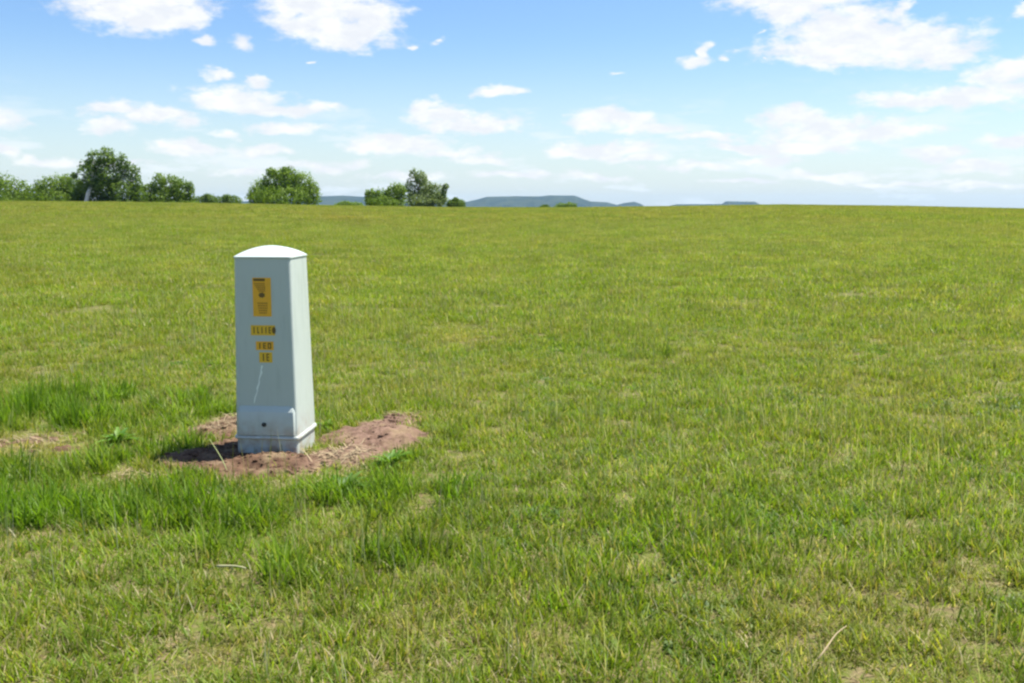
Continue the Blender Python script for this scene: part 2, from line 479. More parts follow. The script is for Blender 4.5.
# ------------------------------------------------------------------ grass
def blade_material(name, trans=0.48):
    m, nt = new_mat(name)
    at = nt.n('ShaderNodeAttribute', attribute_name='tint').outputs['Color']
    ins = nt.n('ShaderNodeAttribute', attribute_name='dry', attribute_type='INSTANCER').outputs['Fac']
    lus = nt.n('ShaderNodeAttribute', attribute_name='lush', attribute_type='INSTANCER').outputs['Fac']
    rnd = nt.n('ShaderNodeObjectInfo').outputs['Random']
    c = nt.mix(nt.math('MULTIPLY', ins, 0.75), at, nt.mix(rnd, (0.210, 0.192, 0.030), (0.33, 0.265, 0.095)))
    c = nt.mix(nt.math('MULTIPLY', lus, 0.75), c, nt.mix(rnd, (0.085, 0.185, 0.012), (0.125, 0.225, 0.018)))
    v = nt.math('MULTIPLY_ADD', rnd, 0.5, 0.75)
    c = nt.mix(1.0, c, nt.n('ShaderNodeCombineColor', {0: v, 1: v, 2: v}).outputs[0], 'MULTIPLY')
    p = nt.n('ShaderNodeBsdfPrincipled', {'Base Color': c, 'Roughness': 0.5, 'Specular IOR Level': 0.22})
    tr = nt.n('ShaderNodeBsdfTranslucent', {'Color': nt.mix(1.0, c, (1.35, 1.42, 0.48), 'MULTIPLY')})
    mx_ = nt.n('ShaderNodeMixShader', {0: trans, 1: p.outputs[0], 2: tr.outputs[0]})
    out(nt, mx_.outputs[0])
    return m
m_blade = blade_material('grass_blades')

def blades_mesh(name, specs):
    """specs: list of (x, y, length, width, lean, az, twist, colour, curl)"""
    v = []; f = []; cols = []
    for (x, y, L, W, lean, a, tw, col, curl) in specs:
        n = 4; base_i = len(v)
        dx, dy = math.sin(a), math.cos(a)
        wx, wy = math.cos(a + tw), -math.sin(a + tw)
        px = py = 0.0; pz = -0.01; th = lean
        for k in range(n + 1):
            t = k / n
            w = W * 0.5 * (1 - t) ** 0.7 * (0.75 + 0.5 * min(1, t * 3)) if k < n else 0
            if k < n:
                v.append((x + px - wx * w, y + py - wy * w, pz)); v.append((x + px + wx * w, y + py + wy * w, pz))
                cols += [col, col]
            else:
                v.append((x + px, y + py, pz)); cols.append(col)
            th_k = th + curl * t
            s = L / n
            px += dx * math.sin(th_k) * s; py += dy * math.sin(th_k) * s; pz += math.cos(th_k) * s
        for k in range(n - 1):
            i = base_i + 2 * k; f.append((i, i + 1, i + 3, i + 2))
        i = base_i + 2 * (n - 1); f.append((i, i + 1, i + 2))
    me = bpy.data.meshes.new(name); me.from_pydata(v, [], f)
    me.polygons.foreach_set('use_smooth', [True] * len(me.polygons))
    ca = me.color_attributes.new('tint', 'FLOAT_COLOR', 'POINT')
    ca.data.foreach_set('color', np.array([(c[0], c[1], c[2], 1) for c in cols], np.float32).ravel())
    me.materials.append(m_blade)
    return me

GREENS = [(0.144, 0.210, 0.014), (0.172, 0.228, 0.017), (0.196, 0.238, 0.021), (0.118, 0.198, 0.013), (0.158, 0.220, 0.026)]
DRY = [(0.30, 0.24, 0.115), (0.38, 0.31, 0.17), (0.24, 0.20, 0.075), (0.46, 0.40, 0.24)]
def colpick(pdry):
    if random.random() < pdry: return random.choice(DRY)
    c = random.choice(GREENS); k = random.uniform(.8, 1.2)
    return (c[0] * k * random.uniform(.9, 1.1), c[1] * k, c[2] * k)
def clump(n, rad, lmin, lmax, wmin, wmax, pdry, flat=0.0):
    sp = []
    for _ in range(n):
        r_ = rad * math.sqrt(random.random()); a = random.uniform(0, 2 * math.pi)
        L = random.uniform(lmin, lmax) * (0.7 + 0.3 * random.random())
        lean = abs(random.gauss(0.38, 0.30)) + flat
        sp.append((r_ * math.cos(a), r_ * math.sin(a), L, random.uniform(wmin, wmax), lean, random.uniform(0, 6.283),
                   random.uniform(-.6, .6), colpick(pdry), random.uniform(.1, 1.1)))
    return sp
def clover(n, rad):
    """small round leaflets on short stems, as wide short blades lying open"""
    sp = []
    for _ in range(n):
        r_ = rad * math.sqrt(random.random()); a = random.uniform(0, 6.283)
        col = random.choice([(0.085, 0.160, 0.030), (0.11, 0.185, 0.035), (0.09, 0.15, 0.045)])
        a0 = random.uniform(0, 6.283); x, y = r_ * math.cos(a), r_ * math.sin(a)
        for k in range(3):
            sp.append((x, y, random.uniform(.025, .05), random.uniform(.012, .02), random.uniform(.5, .9), a0 + k * 2.09, 0, col, .7))
    return sp
def stalks(n, rad):
    sp = []
    for _ in range(n):
        r_ = rad * math.sqrt(random.random()); a = random.uniform(0, 6.283)
        x, y = r_ * math.cos(a), r_ * math.sin(a); az_ = random.uniform(0, 6.283)
        col = random.choice([(0.27, 0.25, 0.11), (0.20, 0.21, 0.07), (0.34, 0.30, 0.18), (0.42, 0.40, 0.28)])
        L = random.uniform(.13, .24)
        sp.append((x, y, L, .0035, .08, az_, 0, col, .25))
        sp.append((x + math.sin(az_) * L * .18, y + math.cos(az_) * L * .18, L * 1.06, .0001, .08, az_, 0, col, .25))
    return sp
V = []
V.append(clump(46, .085, .05, .115, .0040, .0075, .08))            # 0 green
V.append(clump(46, .085, .05, .105, .0040, .0080, .14))            # 1 green
V.append(clump(42, .085, .04, .090, .0035, .0065, .30))            # 2 mixed
V.append(clump(36, .095, .03, .080, .0030, .0060, .62, .35))       # 3 dry
V.append(clump(46, .075, .10, .200, .0050, .0100, .04))            # 4 tall lush
V.append(clump(40, .070, .08, .170, .0060, .0120, .03))            # 5 tall lush, broad
V.append(clover(26, .09) + clump(14, .09, .04, .09, .004, .007, .1))  # 6 clover
V.append(clump(30, .09, .04, .10, .004, .007, .2) + stalks(5, .08))   # 7 seed stalks
V.append(clump(240, .36, .06, .13, .006, .012, .12, .16))               # 8 wide
V.append(clump(240, .36, .06, .14, .006, .012, .22, .16) + stalks(9, .34))  # 9 wide with stalks
V.append(clump(200, .50, .08, .16, .012, .022, .14, .12))               # 10 far
V.append(clump(200, .50, .08, .18, .012, .022, .30))               # 11 far
V.append(clump(34, .10, .05, .14, .0018, .0035, .97, 1.0))         # 12 thatch: dead blades lying flat
V.append([(random.gauss(0, .02), random.gauss(0, .02), random.uniform(.045, .085), random.uniform(.003, .006), .35, random.uniform(0, 6.28), .3, (.46, .43, .27), .6) for _ in range(2)])   # 13 bleached blades
V.append(clump(44, .11, .04, .09, .0022, .0045, .5, .7))      # 14 low tangled mat
kit = bpy.data.collections.new('grass_kinds')
for i, sp in enumerate(V):
    ob = bpy.data.objects.new('grass_kind_%02d' % i, blades_mesh('grass_kind_%02d' % i, sp)); kit.objects.link(ob)

pts = []
LS = [(*ground_at(px, py), q, w) for px, py, q, w in ((40, 412, .32, 1.1), (118, 398, .22, .8), (150, 448, .22, 1.0), (100, 462, .18, .8), (70, 430, .16, .8), (205, 400, .22, .9), (440, 440, .3, .6), (398, 472, .09, .8), (350, 498, .16, .8), (326, 418, .1, .8), (440, 405, .25, .4), (180, 480, .2, .7), (30, 478, .3, .9))]
def lushness(x, y):
    l = 0.0
    nz = noise.noise((x * 1.3, y * 1.3, 8)) + .6 * noise.noise((x * 3.1, y * 3.1, 18))
    l += 0.80 * math.exp(-((y - 4.35 + .35 * nz) / .55) ** 2) * (1 if x < -0.2 else math.exp(-((x + .2) / .9) ** 2)) * max(0, .75 + .8 * nz)
    l += 0.10 * math.exp(-((y - 4.6) / .7) ** 2) * math.exp(-((x - 1.6) / 1.0) ** 2) * max(0, .7 + .9 * nz)
    l += 0.45 * max(0, nz - .1) + .55 * max(0, noise.noise((x * .38, y * .22, 61)))
    l += 0.9 * math.exp(-((x + 2.95) / .55) ** 2 - ((y - 6.4) / .55) ** 2)
    l += 0.7 * math.exp(-((x + 1.9) / .40) ** 2 - ((y - 6.6) / .40) ** 2)
    l += 0.5 * math.exp(-((x + 0.55) / .25) ** 2 - ((y - 5.3) / .20) ** 2)
    l += 0.5 * math.exp(-((x + 2.1) / .3) ** 2 - ((y - 5.75) / .3) ** 2)
    for gx, gy, q, w in LS: l += w * math.exp(-((x - gx) / q) ** 2 - ((y - gy) / q) ** 2) * max(0, .8 + nz)
    return l
RS = [(*ground_at(px, py), q) for px, py, q in ((18, 442, .28), (62, 450, .22), (150, 474, .24), (105, 408, .22), (135, 440, .16), (195, 425, .18), (430, 445, .16), (800, 575, .15), (880, 600, .13), (815, 620, .10), (975, 585, .14), (560, 640, .10), (400, 630, .08), (225, 655, .12))]
def dryness(x, y, r_):
    n_ = noise.noise((x * .9, y * .9, 2.0)) + .5 * noise.noise((x * 2.7, y * 2.7, 4.0))
    d = 0.18 + 0.40 * n_ + .25 * noise.noise((x * .3, y * .16, 71))
    d += 0.24 * max(0, min(1, (3.75 - y) / .7)) * (.7 + 1.2 * noise.noise((x * 4, y * 4, 91)))
    d += 0.14 * math.exp(-((x - 1.1) / .8) ** 2 - ((y - 3.45) / .5) ** 2)
    d += 0.26 * max(0, min(1, (r_ - 8) / 40.0))
    for gx, gy, q in RS: d += .60 * math.exp(-((x - gx) / q) ** 2 - ((y - gy) / (q * 1.3)) ** 2)
    return d
def scatter(r0, r1, dens, fn):
    amax = 0.92
    area = (r1 ** 2 - r0 ** 2) * amax
    for _ in range(int(area * dens)):
        r_ = math.sqrt(random.uniform(r0 ** 2, r1 ** 2)); a = random.uniform(-amax, amax)
        x, y = r_ * math.sin(a), r_ * math.cos(a)
        if r_ > 15 and abs(a) > .70: continue
        fn(x, y, r_)
def near(x, y, r_):
    inped = abs(x - PX) < .20 and abs(y - PY) < .20
    if inped: return
    m = bare(x, y) if (-4.0 < x < 0 and 4.5 < y < 7) else 0
    if m > 0.24 and random.random() > (.22 if m < .5 else .05 if x > -1.15 else .035): return
    L = lushness(x, y); D = dryness(x, y, r_)
    if m > 0.05: L *= 0.5; D += .3
    n_ = noise.noise((x * 1.1, y * 1.1, 12.0))
    u = random.random()
    if D > 0.62 and u < .55: k = 3
    elif D > 0.45 and u < .45: k = random.choice((2, 3, 12))
    elif L > 0.5 and u < .40: k = random.choice((4, 5, 4))
    elif n_ > .18 and u < .35: k = 6
    elif u < .07 + .05 * min(1, r_ / 12): k = 7
    elif u < .16: k = 12
    else: k = random.choice((0, 1, 1, 0, 2))
    if D > .75 and random.random() < .5: k = 12
    s = (0.72 + .5 * random.random()) * (1 + .30 * min(L, 1.5)) * (1 - .28 * max(0, min(1, D - .35)))
    s *= 1 + .35 * noise.noise((x * .7, y * .7, 30))
    pts.append((x, y, h1(x, y), k, s, max(0, min(1, D * 1.0 - .12 + random.gauss(0, .12))), max(0, min(1, L + random.gauss(0, .1)))))
def mid(x, y, r_):
    D = dryness(x, y, r_)
    k = 9 if random.random() < .42 + .3 * D else 8
    L = max(0, .30 * noise.noise((x * .45, y * .45, 40)) + .06)
    s = .8 + .4 * random.random()
    pts.append((x, y, h1(x, y), k, s, max(0, min(1, D - .12 + random.gauss(0, .12))), L))
def far(x, y, r_):
    D = dryness(x * .35, y * .12, r_)
    k = 11 if random.random() < .5 else 10
    pts.append((x, y, h1(x, y) - .01, k, .8 + .5 * random.random(), max(0, min(1, D - .10 + random.gauss(0, .14))), max(0, .6 * noise.noise((x * .12, y * .05, 50)))))
scatter(1.6, 7.0, 190, near)
scatter(7.0, 12.5, 140, near)
def mat_layer(x, y, r_):
    if abs(x - PX) < .20 and abs(y - PY) < .20: return
    m = bare(x, y) if (-4.0 < x < 0 and 4.5 < y < 7) else 0
    if m > .2: return
    D = dryness(x, y, r_)
    pts.append((x, y, h1(x, y), 14 if random.random() < .75 else 12, .7 + .5 * random.random(), max(0, min(1, D - .1 + random.gauss(0, .15))), 0.0))
scatter(1.6, 4.6, 160, mat_layer)
scatter(4.6, 6.0, 90, mat_layer)
scatter(6.0, 12.5, 35, mat_layer)
def bleached(x, y, r_):
    if abs(x - PX) < .20 and abs(y - PY) < .20: return
    if (-4.0 < x < 0 and 4.5 < y < 7) and bare(x, y) > .2: return
    pts.append((x, y, h1(x, y), 13, .6 + .8 * random.random(), 0.0, 0.0))
scatter(1.6, 14, 4.0, bleached)
scatter(14, 40, .8, bleached)
scatter(11.5, 45, 13, mid)
scatter(42, 137, 5.0, far)
pts_a = np.array(pts)
print('grass clumps', len(pts))
me = bpy.data.meshes.new('grass'); me.from_pydata([tuple(p[:3]) for p in pts], [], [])
def attr(name, typ, data, key='value'):
    a_ = me.attributes.new(name, typ, 'POINT'); a_.data.foreach_set(key, np.ascontiguousarray(data).ravel())
N = len(pts)
attr('kind_index', 'INT', pts_a[:, 3].astype(np.int32))
attr('dry', 'FLOAT', pts_a[:, 5].astype(np.float32)); attr('lush', 'FLOAT', pts_a[:, 6].astype(np.float32))
rot = np.zeros((N, 3), np.float32); rot[:, 2] = rng.uniform(0, 6.283, N); rot[:, 0] = rng.normal(0, .06, N); rot[:, 1] = rng.normal(0, .06, N)
attr('rot', 'FLOAT_VECTOR', rot, 'vector')
sc = np.ones((N, 3), np.float32); sc[:, 2] = pts_a[:, 4]; sc[:, 0] = sc[:, 1] = 0.85 + 0.3 * rng.random(N)
attr('scl', 'FLOAT_VECTOR', sc, 'vector')
grass = bpy.data.objects.new('grass', me); link(grass); tag(grass, 'short green meadow grass with dry blades covering the whole field', 'grass', kind='stuff')
ng = bpy.data.node_groups.new('grass_scatter', 'GeometryNodeTree')
ng.interface.new_socket('Geometry', in_out='INPUT', socket_type='NodeSocketGeometry')
ng.interface.new_socket('Geometry', in_out='OUTPUT', socket_type='NodeSocketGeometry')
gi = ng.nodes.new('NodeGroupInput'); go = ng.nodes.new('NodeGroupOutput')
ip = ng.nodes.new('GeometryNodeInstanceOnPoints'); ci = ng.nodes.new('GeometryNodeCollectionInfo')
ci.inputs['Collection'].default_value = kit; ci.inputs['Separate Children'].default_value = True; ci.inputs['Reset Children'].default_value = True
def na(name, typ):
    n_ = ng.nodes.new('GeometryNodeInputNamedAttribute'); n_.data_type = typ; n_.inputs['Name'].default_value = name
    return [o_ for o_ in n_.outputs if o_.name == 'Attribute' and o_.enabled][0]
ng.links.new(gi.outputs[0], ip.inputs['Points']); ng.links.new(ci.outputs[0], ip.inputs['Instance'])
ip.inputs['Pick Instance'].default_value = True
ng.links.new(na('kind_index', 'INT'), ip.inputs['Instance Index'])
ng.links.new(na('rot', 'FLOAT_VECTOR'), ip.inputs['Rotation']); ng.links.new(na('scl', 'FLOAT_VECTOR'), ip.inputs['Scale'])
ng.links.new(ip.outputs[0], go.inputs[0])
grass.modifiers.new('scatter', 'NODES').node_group = ng

# ------------------------------------------------------------------ straw and crumbs on the bare soil
m_straw = plain('dry_straw', (0.28, 0.215, 0.115), 0.7, 0.3, 20)
def strip(v, f, x, y, z, L, W, a, tilt):
    dx, dy = math.cos(a), math.sin(a); n = len(v)
    bend = random.uniform(-.25, .25) * L
    for k in range(4):
        t = k / 3 - .5; w = W * (.5 if k in (1, 2) else .3)
        cx = x + dx * t * L - dy * bend * (t * t); cy = y + dy * t * L + dx * bend * (t * t); cz = z + tilt * t * L + .004 * (1 - 4 * t * t)
        v += [(cx + dy * w, cy - dx * w, cz), (cx - dy * w, cy + dx * w, cz)]
    for k in range(3):
        i = n + 2 * k; f.append((i, i + 2, i + 3, i + 1))
v = []; f = []
for px, py, rx, ry, n_ in ((345, 458, .16, .18, 110), (362, 472, .13, .10, 40), (222, 424, .13, .22, 80), (150, 476, .22, .10, 60), (30, 440, .3, .18, 80), (400, 415, .2, .15, 25), (290, 482, .3, .05, 14)):
    gx, gy = ground_at(px, py)
    for _ in range(n_):
        x = random.gauss(gx, rx * .6); y = random.gauss(gy, ry * .6)
        if abs(x - PX) < .2 and abs(y - PY) < .2: continue
        z = max(h1(x, y), soil_z(x, y, bare(x, y)) if gx0 < x < gx1 and gy0 < y < gy1 else -9)
        strip(v, f, x, y, z + random.uniform(.004, .02), random.uniform(.05, .17), random.uniform(.003, .006), random.uniform(0, 6.28), random.uniform(-.2, .2))
tag(mesh_obj('dry_straw', v, f, m_straw), 'loose dry straw lying over the bare earth', 'straw', kind='stuff')
v = []; f = []
for _ in range(900):
    gx, gy, rx, ry, w = random.choice(SP[:8])
    x = random.gauss(gx, rx * .5); y = random.gauss(gy, ry * .5)
    mm = bare(x, y)
    if mm < .3 or (abs(x - PX) < .19 and abs(y - PY) < .19): continue
    z = soil_z(x, y, mm); s = random.uniform(.004, .024) * random.uniform(.4, 1) * random.uniform(.5, 1.1)
    bm = bmesh.new(); bmesh.ops.create_icosphere(bm, subdivisions=1, radius=s)
    n = len(v)
    for q in bm.verts: v.append((x + q.co.x * random.uniform(.7, 1.3), y + q.co.y * random.uniform(.7, 1.3), z + q.co.z * random.uniform(.5, .9)))
    f += [tuple(n + q.index for q in fa.verts) for fa in bm.faces]; bm.free()
tag(mesh_obj('soil_crumbs', v, f, m_soil), 'small crumbs of brown earth scattered on the bare patch', 'soil crumbs', kind='stuff')

# ------------------------------------------------------------------ single stems and weeds in the foreground
def stem(name, p0, p1, w, mat, label, cat, sag=0.0, branch=None):
    a = Vector(p0); b_ = Vector(p1); L = (b_ - a).length
    def tube(q0, q1, r0, r1, sag):
        v = []; f = []; n = 6; K = 6
        d = (q1 - q0).normalized(); u = d.cross(Vector((0, 0, 1)))
        u = u.normalized() if u.length > .01 else Vector((1, 0, 0)); w_ = u.cross(d)
        for k in range(K + 1):
            t = k / K; c_ = q0.lerp(q1, t) + Vector((0, 0, 4 * sag * t * (1 - t))) + u * .002 * math.sin(t * 7)
            rr_ = r0 + (r1 - r0) * t
            for j in range(n):
                th = 2 * math.pi * j / n; v.append(c_ + (u * math.cos(th) + w_ * math.sin(th)) * rr_)
        for k in range(K):
            for j in range(n):
                f.append((k * n + j, k * n + (j + 1) % n, (k + 1) * n + (j + 1) % n, (k + 1) * n + j))
        f += [tuple(range(n - 1, -1, -1)), tuple(K * n + j for j in range(n))]
        return v, f
    v, f = tube(a, b_, w, w * .6, sag)
    if branch:
        for q0, q1 in branch:
            v2, f2 = tube(Vector(q0), Vector(q1), w * .7, w * .3, 0); n = len(v); v += v2; f += [tuple(n + i for i in q) for q in f2]
    o = mesh_obj(name, [tuple(q) for q in v], f, mat, smooth=True)
    return tag(o, label, cat)
m_pale = plain('pale_dead_stem', (0.33, 0.32, 0.17), 0.7, 0.2, 15)
def gp(px, py, z):
    d = direction(px, py); t = (z - EYE) / d.z
    return (d.x * t, d.y * t, z)
stem('dead_stem', gp(217, 566, .135), gp(246, 568, .14), .0042, m_pale, 'pale dead stem lying level across the green grass in front of the pedestal', 'dead stem', .004,
     [(gp(232, 568, .135), gp(231, 574, .10))])
stem('dead_stem', gp(818, 659, .07), gp(846, 626, .10), 0.0030, m_straw, 'straw-coloured dead stem slanting up in the dry grass of the foreground', 'dead stem', .01)
gs = plain('pale_green_stem', (0.26, 0.30, 0.10), 0.6, 0.2, 15)
a0 = ground_at(228, 474)
stem('grass_stalk', (a0[0], a0[1], .0), (a0[0] - .13, a0[1] + .12, .16), .0032, gs, 'thin green grass stalk leaning over the shadow of the pedestal', 'grass stalk', .02)

m_weed = blade_material('weed_leaves', .3)
def weed(name, px, py, n, L, W, label):
    gx, gy = ground_at(px, py)
    root = empty(name, (gx, gy, h1(gx, gy)))
    tag(root, label, 'weed')
    v = []; f = []; cols = []
    for i in range(n):
        a = i * 2.4 + random.uniform(-.3, .3); l = L * random.uniform(.6, 1.1); w = W * random.uniform(.8, 1.2)
        el0 = random.uniform(.6, 1.45); K = 6; base_i = len(v)
        c_ = random.choice([(0.075, 0.165, 0.022), (0.10, 0.20, 0.026), (0.13, 0.23, 0.034)])
        px_, pz = 0.01, 0.005
        for k in range(K + 1):
            t = k / K; ww = w * math.sin(math.pi * min(1, .12 + .88 * t)) ** .8 * (1 + .22 * math.sin(k * 2.7))
            th = el0 - 1.3 * t
            for s_, dz in ((-1, .25), (0, 0), (1, .25)):
                xx = px_; yy = s_ * ww * .5
                v.append((xx * math.cos(a) - yy * math.sin(a), xx * math.sin(a) + yy * math.cos(a), pz + dz * ww)); cols.append(c_)
            px_ += math.cos(th) * l / K; pz += math.sin(th) * l / K
        for k in range(K):
            for s_ in range(2):
                i0 = base_i + k * 3 + s_; f.append((i0, i0 + 3, i0 + 4, i0 + 1))
    o = mesh_obj('leaves', v, f, m_weed, root, smooth=True)
    ca = o.data.color_attributes.new('tint', 'FLOAT_COLOR', 'POINT')
    ca.data.foreach_set('color', np.array([(*c_, 1) for c_ in cols], np.float32).ravel())
    v, f = loft([[(r_ * math.cos(t), r_ * math.sin(t), z) for t in [2 * math.pi * k / 8 for k in range(8)]] for r_, z in ((.010, -.03), (.012, 0), (.008, .02))])
    mesh_obj('stem', v, f, gs, root)
    return root
weed('leafy_weed', 347, 494, 34, .15, .032, 'dark green leafy weed in front of the straw at the right foot of the pedestal')
weed('leafy_weed', 392, 468, 26, .13, .026, 'low leafy weed growing at the near edge of the bare mound right of the pedestal')
weed('leafy_weed', 118, 444, 24, .15, .026, 'blue-green leafy weed in the rough grass left of the pedestal')
weed('leafy_weed', 326, 428, 26, .075, .022, 'low yellow-green cushion of leaves between the pedestal and the bare mound')

# ------------------------------------------------------------------ trees beyond the crest
def leaf_material(name, a_, b_):
    m, nt = new_mat(name)
    at = nt.n('ShaderNodeAttribute', attribute_name='tint').outputs['Fac']
    c = nt.mix(at, a_, b_)
    p = nt.n('ShaderNodeBsdfPrincipled', {'Base Color': c, 'Roughness': 0.6, 'Specular IOR Level': 0.2})
    tr = nt.n('ShaderNodeBsdfTranslucent', {'Color': nt.mix(1.0, c, (1.2, 1.3, .7), 'MULTIPLY')})
    out(nt, nt.n('ShaderNodeMixShader', {0: .42, 1: p.outputs[0], 2: tr.outputs[0]}).outputs[0])
    return m
LEAF = {'dark': leaf_material('dark_foliage', (0.060, 0.110, 0.012), (0.150, 0.225, 0.026)),
        'mid': leaf_material('green_foliage', (0.090, 0.155, 0.012), (0.195, 0.280, 0.026)),
        'pale': leaf_material('silver_green_foliage', (0.130, 0.180, 0.050), (0.250, 0.310, 0.115))}
m_bark = plain('bark', (0.16, 0.125, 0.095), 0.9, 0.3, 3.0, 0.4)
m_barkp = plain('pale_bark', (0.48, 0.46, 0.42), 0.85, 0.2, 3.0, 0.3)

def crown_mesh(lobes, n, leaf, gap, seed):
    r_ = np.random.default_rng(seed)
    vol = np.array([(a[3] * a[4] * a[5]) ** (2 / 3) for a in lobes]); vol /= vol.sum()
    V_, F_, T_ = [], [], []
    made = 0; tries = 0
    while made < n * 1.35 and tries < n * 8:
        tries += 1
        lb = lobes[r_.choice(len(lobes), p=vol)]
        d = r_.normal(size=3); d /= np.linalg.norm(d)
        q = (0.35 + 0.65 * r_.random() ** 0.45) * (1 + .10 * r_.normal())
        p = np.array(lb[:3]) + d * q * np.array(lb[3:6])
        if p[2] < 0.15: continue
        g_ = noise.noise((p[0] * .75 + seed, p[1] * .75, p[2] * .75)) + .5 * noise.noise((p[0] * 1.9, p[1] * 1.9 + seed, p[2] * 1.9))
        if g_ < -gap and lb[5] > .95: continue
        s = leaf * (.6 + .8 * r_.random())
        nrm = d + r_.normal(size=3) * .75 + np.array([0, 0, .3]); nrm /= np.linalg.norm(nrm)
        u = np.cross(nrm, r_.normal(size=3)); u /= np.linalg.norm(u); w = np.cross(nrm, u)
        k = len(V_)
        for a_, b_ in ((-1, -.1), (-.1, -.62), (1, .1), (.1, .62)):
            V_.append(p + u * a_ * s * .6 + w * b_ * s * .6)
        F_.append((k, k + 1, k + 2, k + 3))
        tnt = min(1, max(0, .45 + .5 * noise.noise((p[0] * .5, p[1] * .5 + 9, p[2] * .5 + seed)) + r_.normal() * .18))
        T_ += [tnt] * 4
        made += 1
    return V_, F_, T_
def tube_chain(chains):
    v = []; f = []
    for ch in chains:
        n = 8; base_i = len(v)
        for i, (p, r_) in enumerate(ch):
            p = Vector(p)
            nx_ = Vector(ch[min(i + 1, len(ch) - 1)][0]) - Vector(ch[max(i - 1, 0)][0]); nx_.normalize()
            u = nx_.cross(Vector((0.3, 1, .1))).normalized(); w = nx_.cross(u)
            for k in range(n):
                t = 2 * math.pi * k / n; v.append(tuple(p + (u * math.cos(t) + w * math.sin(t)) * r_))
        for i in range(len(ch) - 1):
            for k in range(n):
                k2 = (k + 1) % n
                f.append((base_i + i * n + k, base_i + i * n + k2, base_i + (i + 1) * n + k2, base_i + (i + 1) * n + k))
        f.append(tuple(base_i + (len(ch) - 1) * n + k for k in range(n)))
    return v, f
def tree(name, cat, label, px, dist, lobes_px, leaf_kind, n, leaf=.30, gap=.30, bark=m_bark, trunk_px=None, trunk_fwd=0.0, group=None, seed=1, base_row=206.0):
    """lobes_px: (dx px, up px from base_row, rx px, ry px) measured at the tree's own distance"""
    x = (px - CX) / F * dist; y = dist
    zb = h1(x, y)
    k = dist / F
    vz = EYE + (207.0 - base_row) * k                       # height of the row the picture shows as the foot
    root = empty(name, (x, y, zb - .05)); tag(root, label, cat, group)
    lobes_ = []
    rs = random.Random(seed)
    for dx, up, rx, ry in lobes_px:
        cz = vz + up * k - zb
        lobes_.append((dx * k, rs.uniform(-.25, .25) * rx * k, cz, rx * k, rx * k * rs.uniform(.8, 1.05), ry * k))
    V_, F_, T_ = crown_mesh(lobes_, int(n * 1.5), leaf * .76, gap, seed)
    o = mesh_obj('crown', V_, F_, LEAF[leaf_kind], root)
    ca = o.data.attributes.new('tint', 'FLOAT', 'POINT'); ca.data.foreach_set('value', np.array(T_, np.float32))
    top = max(l[2] + l[5] for l in lobes_)
    r0 = max(.07, top * .035)
    tx = (trunk_px or 0) * k
    ty = -trunk_fwd
    fork = Vector((tx * .75, ty * .3, top * .42))
    ch = [[((tx, ty, -.3), r0 * 1.35), ((tx * .95, ty, top * .08), r0), ((tx * .90, ty * .8, top * .22), r0 * .85), (tuple(fork), r0 * .7)]]
    for l, lp in zip(lobes_, lobes_px):
        if lp[1] < 12: continue
        e = Vector((l[0], l[1], l[2] + l[5] * .35)); m_ = fork.lerp(e, .5) + Vector((0, 0, .06 * top))
        if e.z < fork.z * .8: 
            s0 = Vector((tx * .9, ty * .9, top * .10)); m_ = s0.lerp(e, .5)
            ch.append([(tuple(s0), r0 * .4), (tuple(m_), r0 * .28), (tuple(e), r0 * .1)])
        else:
            ch.append([(tuple(fork), r0 * .55), (tuple(m_), r0 * .33), (tuple(e), r0 * .1)])
    v, f = tube_chain(ch)
    mesh_obj('trunk', v, f, bark, root, smooth=True)
    return root
G = 'trees beyond the crest of the field'
tree('broadleaf_tree', 'tree', 'dense round-topped tree at the left end of the tree line', 12, 165,
     [(-22, 14, 16, 15), (0, 17, 14, 16), (14, 14, 11, 13), (4, 7, 24, 9), (-6, 24, 8, 8), (22, 10, 6, 10), (2, 3, 27, 5)], 'mid', 5200, .34, .33, seed=3, group=G)
tree('broadleaf_tree', 'tree', 'bright green bushy tree just left of the tallest tree', 63, 162,
     [(-12, 16, 11, 14), (2, 20, 14, 12), (12, 19, 11, 13), (-2, 8, 22, 9), (-20, 12, 7, 12), (20, 10, 9, 10), (0, 3, 26, 5)], 'mid', 5200, .34, .35, seed=5, group=G)
tree('broadleaf_tree', 'tree', 'tallest tree of the line with a loose crown over a pale trunk', 111, 155,
     [(-10, 45, 9, 10), (2, 48, 10, 10), (16, 42, 10, 10), (24, 32, 9, 10), (-20, 39, 6, 8), (-31, 30, 3.5, 3.5), (-14, 28, 14, 13), (6, 30, 15, 15), (30, 21, 7, 9), (16, 16, 18, 12), (-18, 15, 16, 12), (-4, 18, 13, 12), (32, 9, 9, 8), (-28, 9, 9, 8), (-26, 3, 12, 5), (14, 3, 24, 5), (-4, 4, 9, 6), (10, 4, 10, 6), (26, 4, 10, 6)],
     'dark', 9000, .36, .22, m_barkp, -14, 2.6, seed=8, group=G)
tree('broadleaf_tree', 'tree', 'light green rounded tree right of the tallest tree', 172, 160,
     [(-9, 22, 9, 11), (4, 20, 11, 11), (14, 15, 11, 11), (22, 14, 5, 11), (-2, 9, 22, 9), (-18, 12, 8, 11), (-24, 17, 3, 5), (0, 3, 27, 5)], 'mid', 5600, .33, .30, seed=13, group=G)
GB = 'low bushes along the far field edge'
tree('bush', 'bush', 'low bush beside the light green rounded tree, first of the low row', 206, 210, [(-4, 4, 9, 6), (6, 6, 8, 6), (4, 9, 4, 4)], 'dark', 1500, .34, .35, seed=17, group=GB)
tree('bush', 'bush', 'low dark bush between the row\'s first bush and the broad dome-shaped tree', 229, 214, [(-7, 4, 9, 6), (6, 5, 10, 6), (1, 8, 5, 4)], 'dark', 1600, .34, .35, seed=19, group=GB)
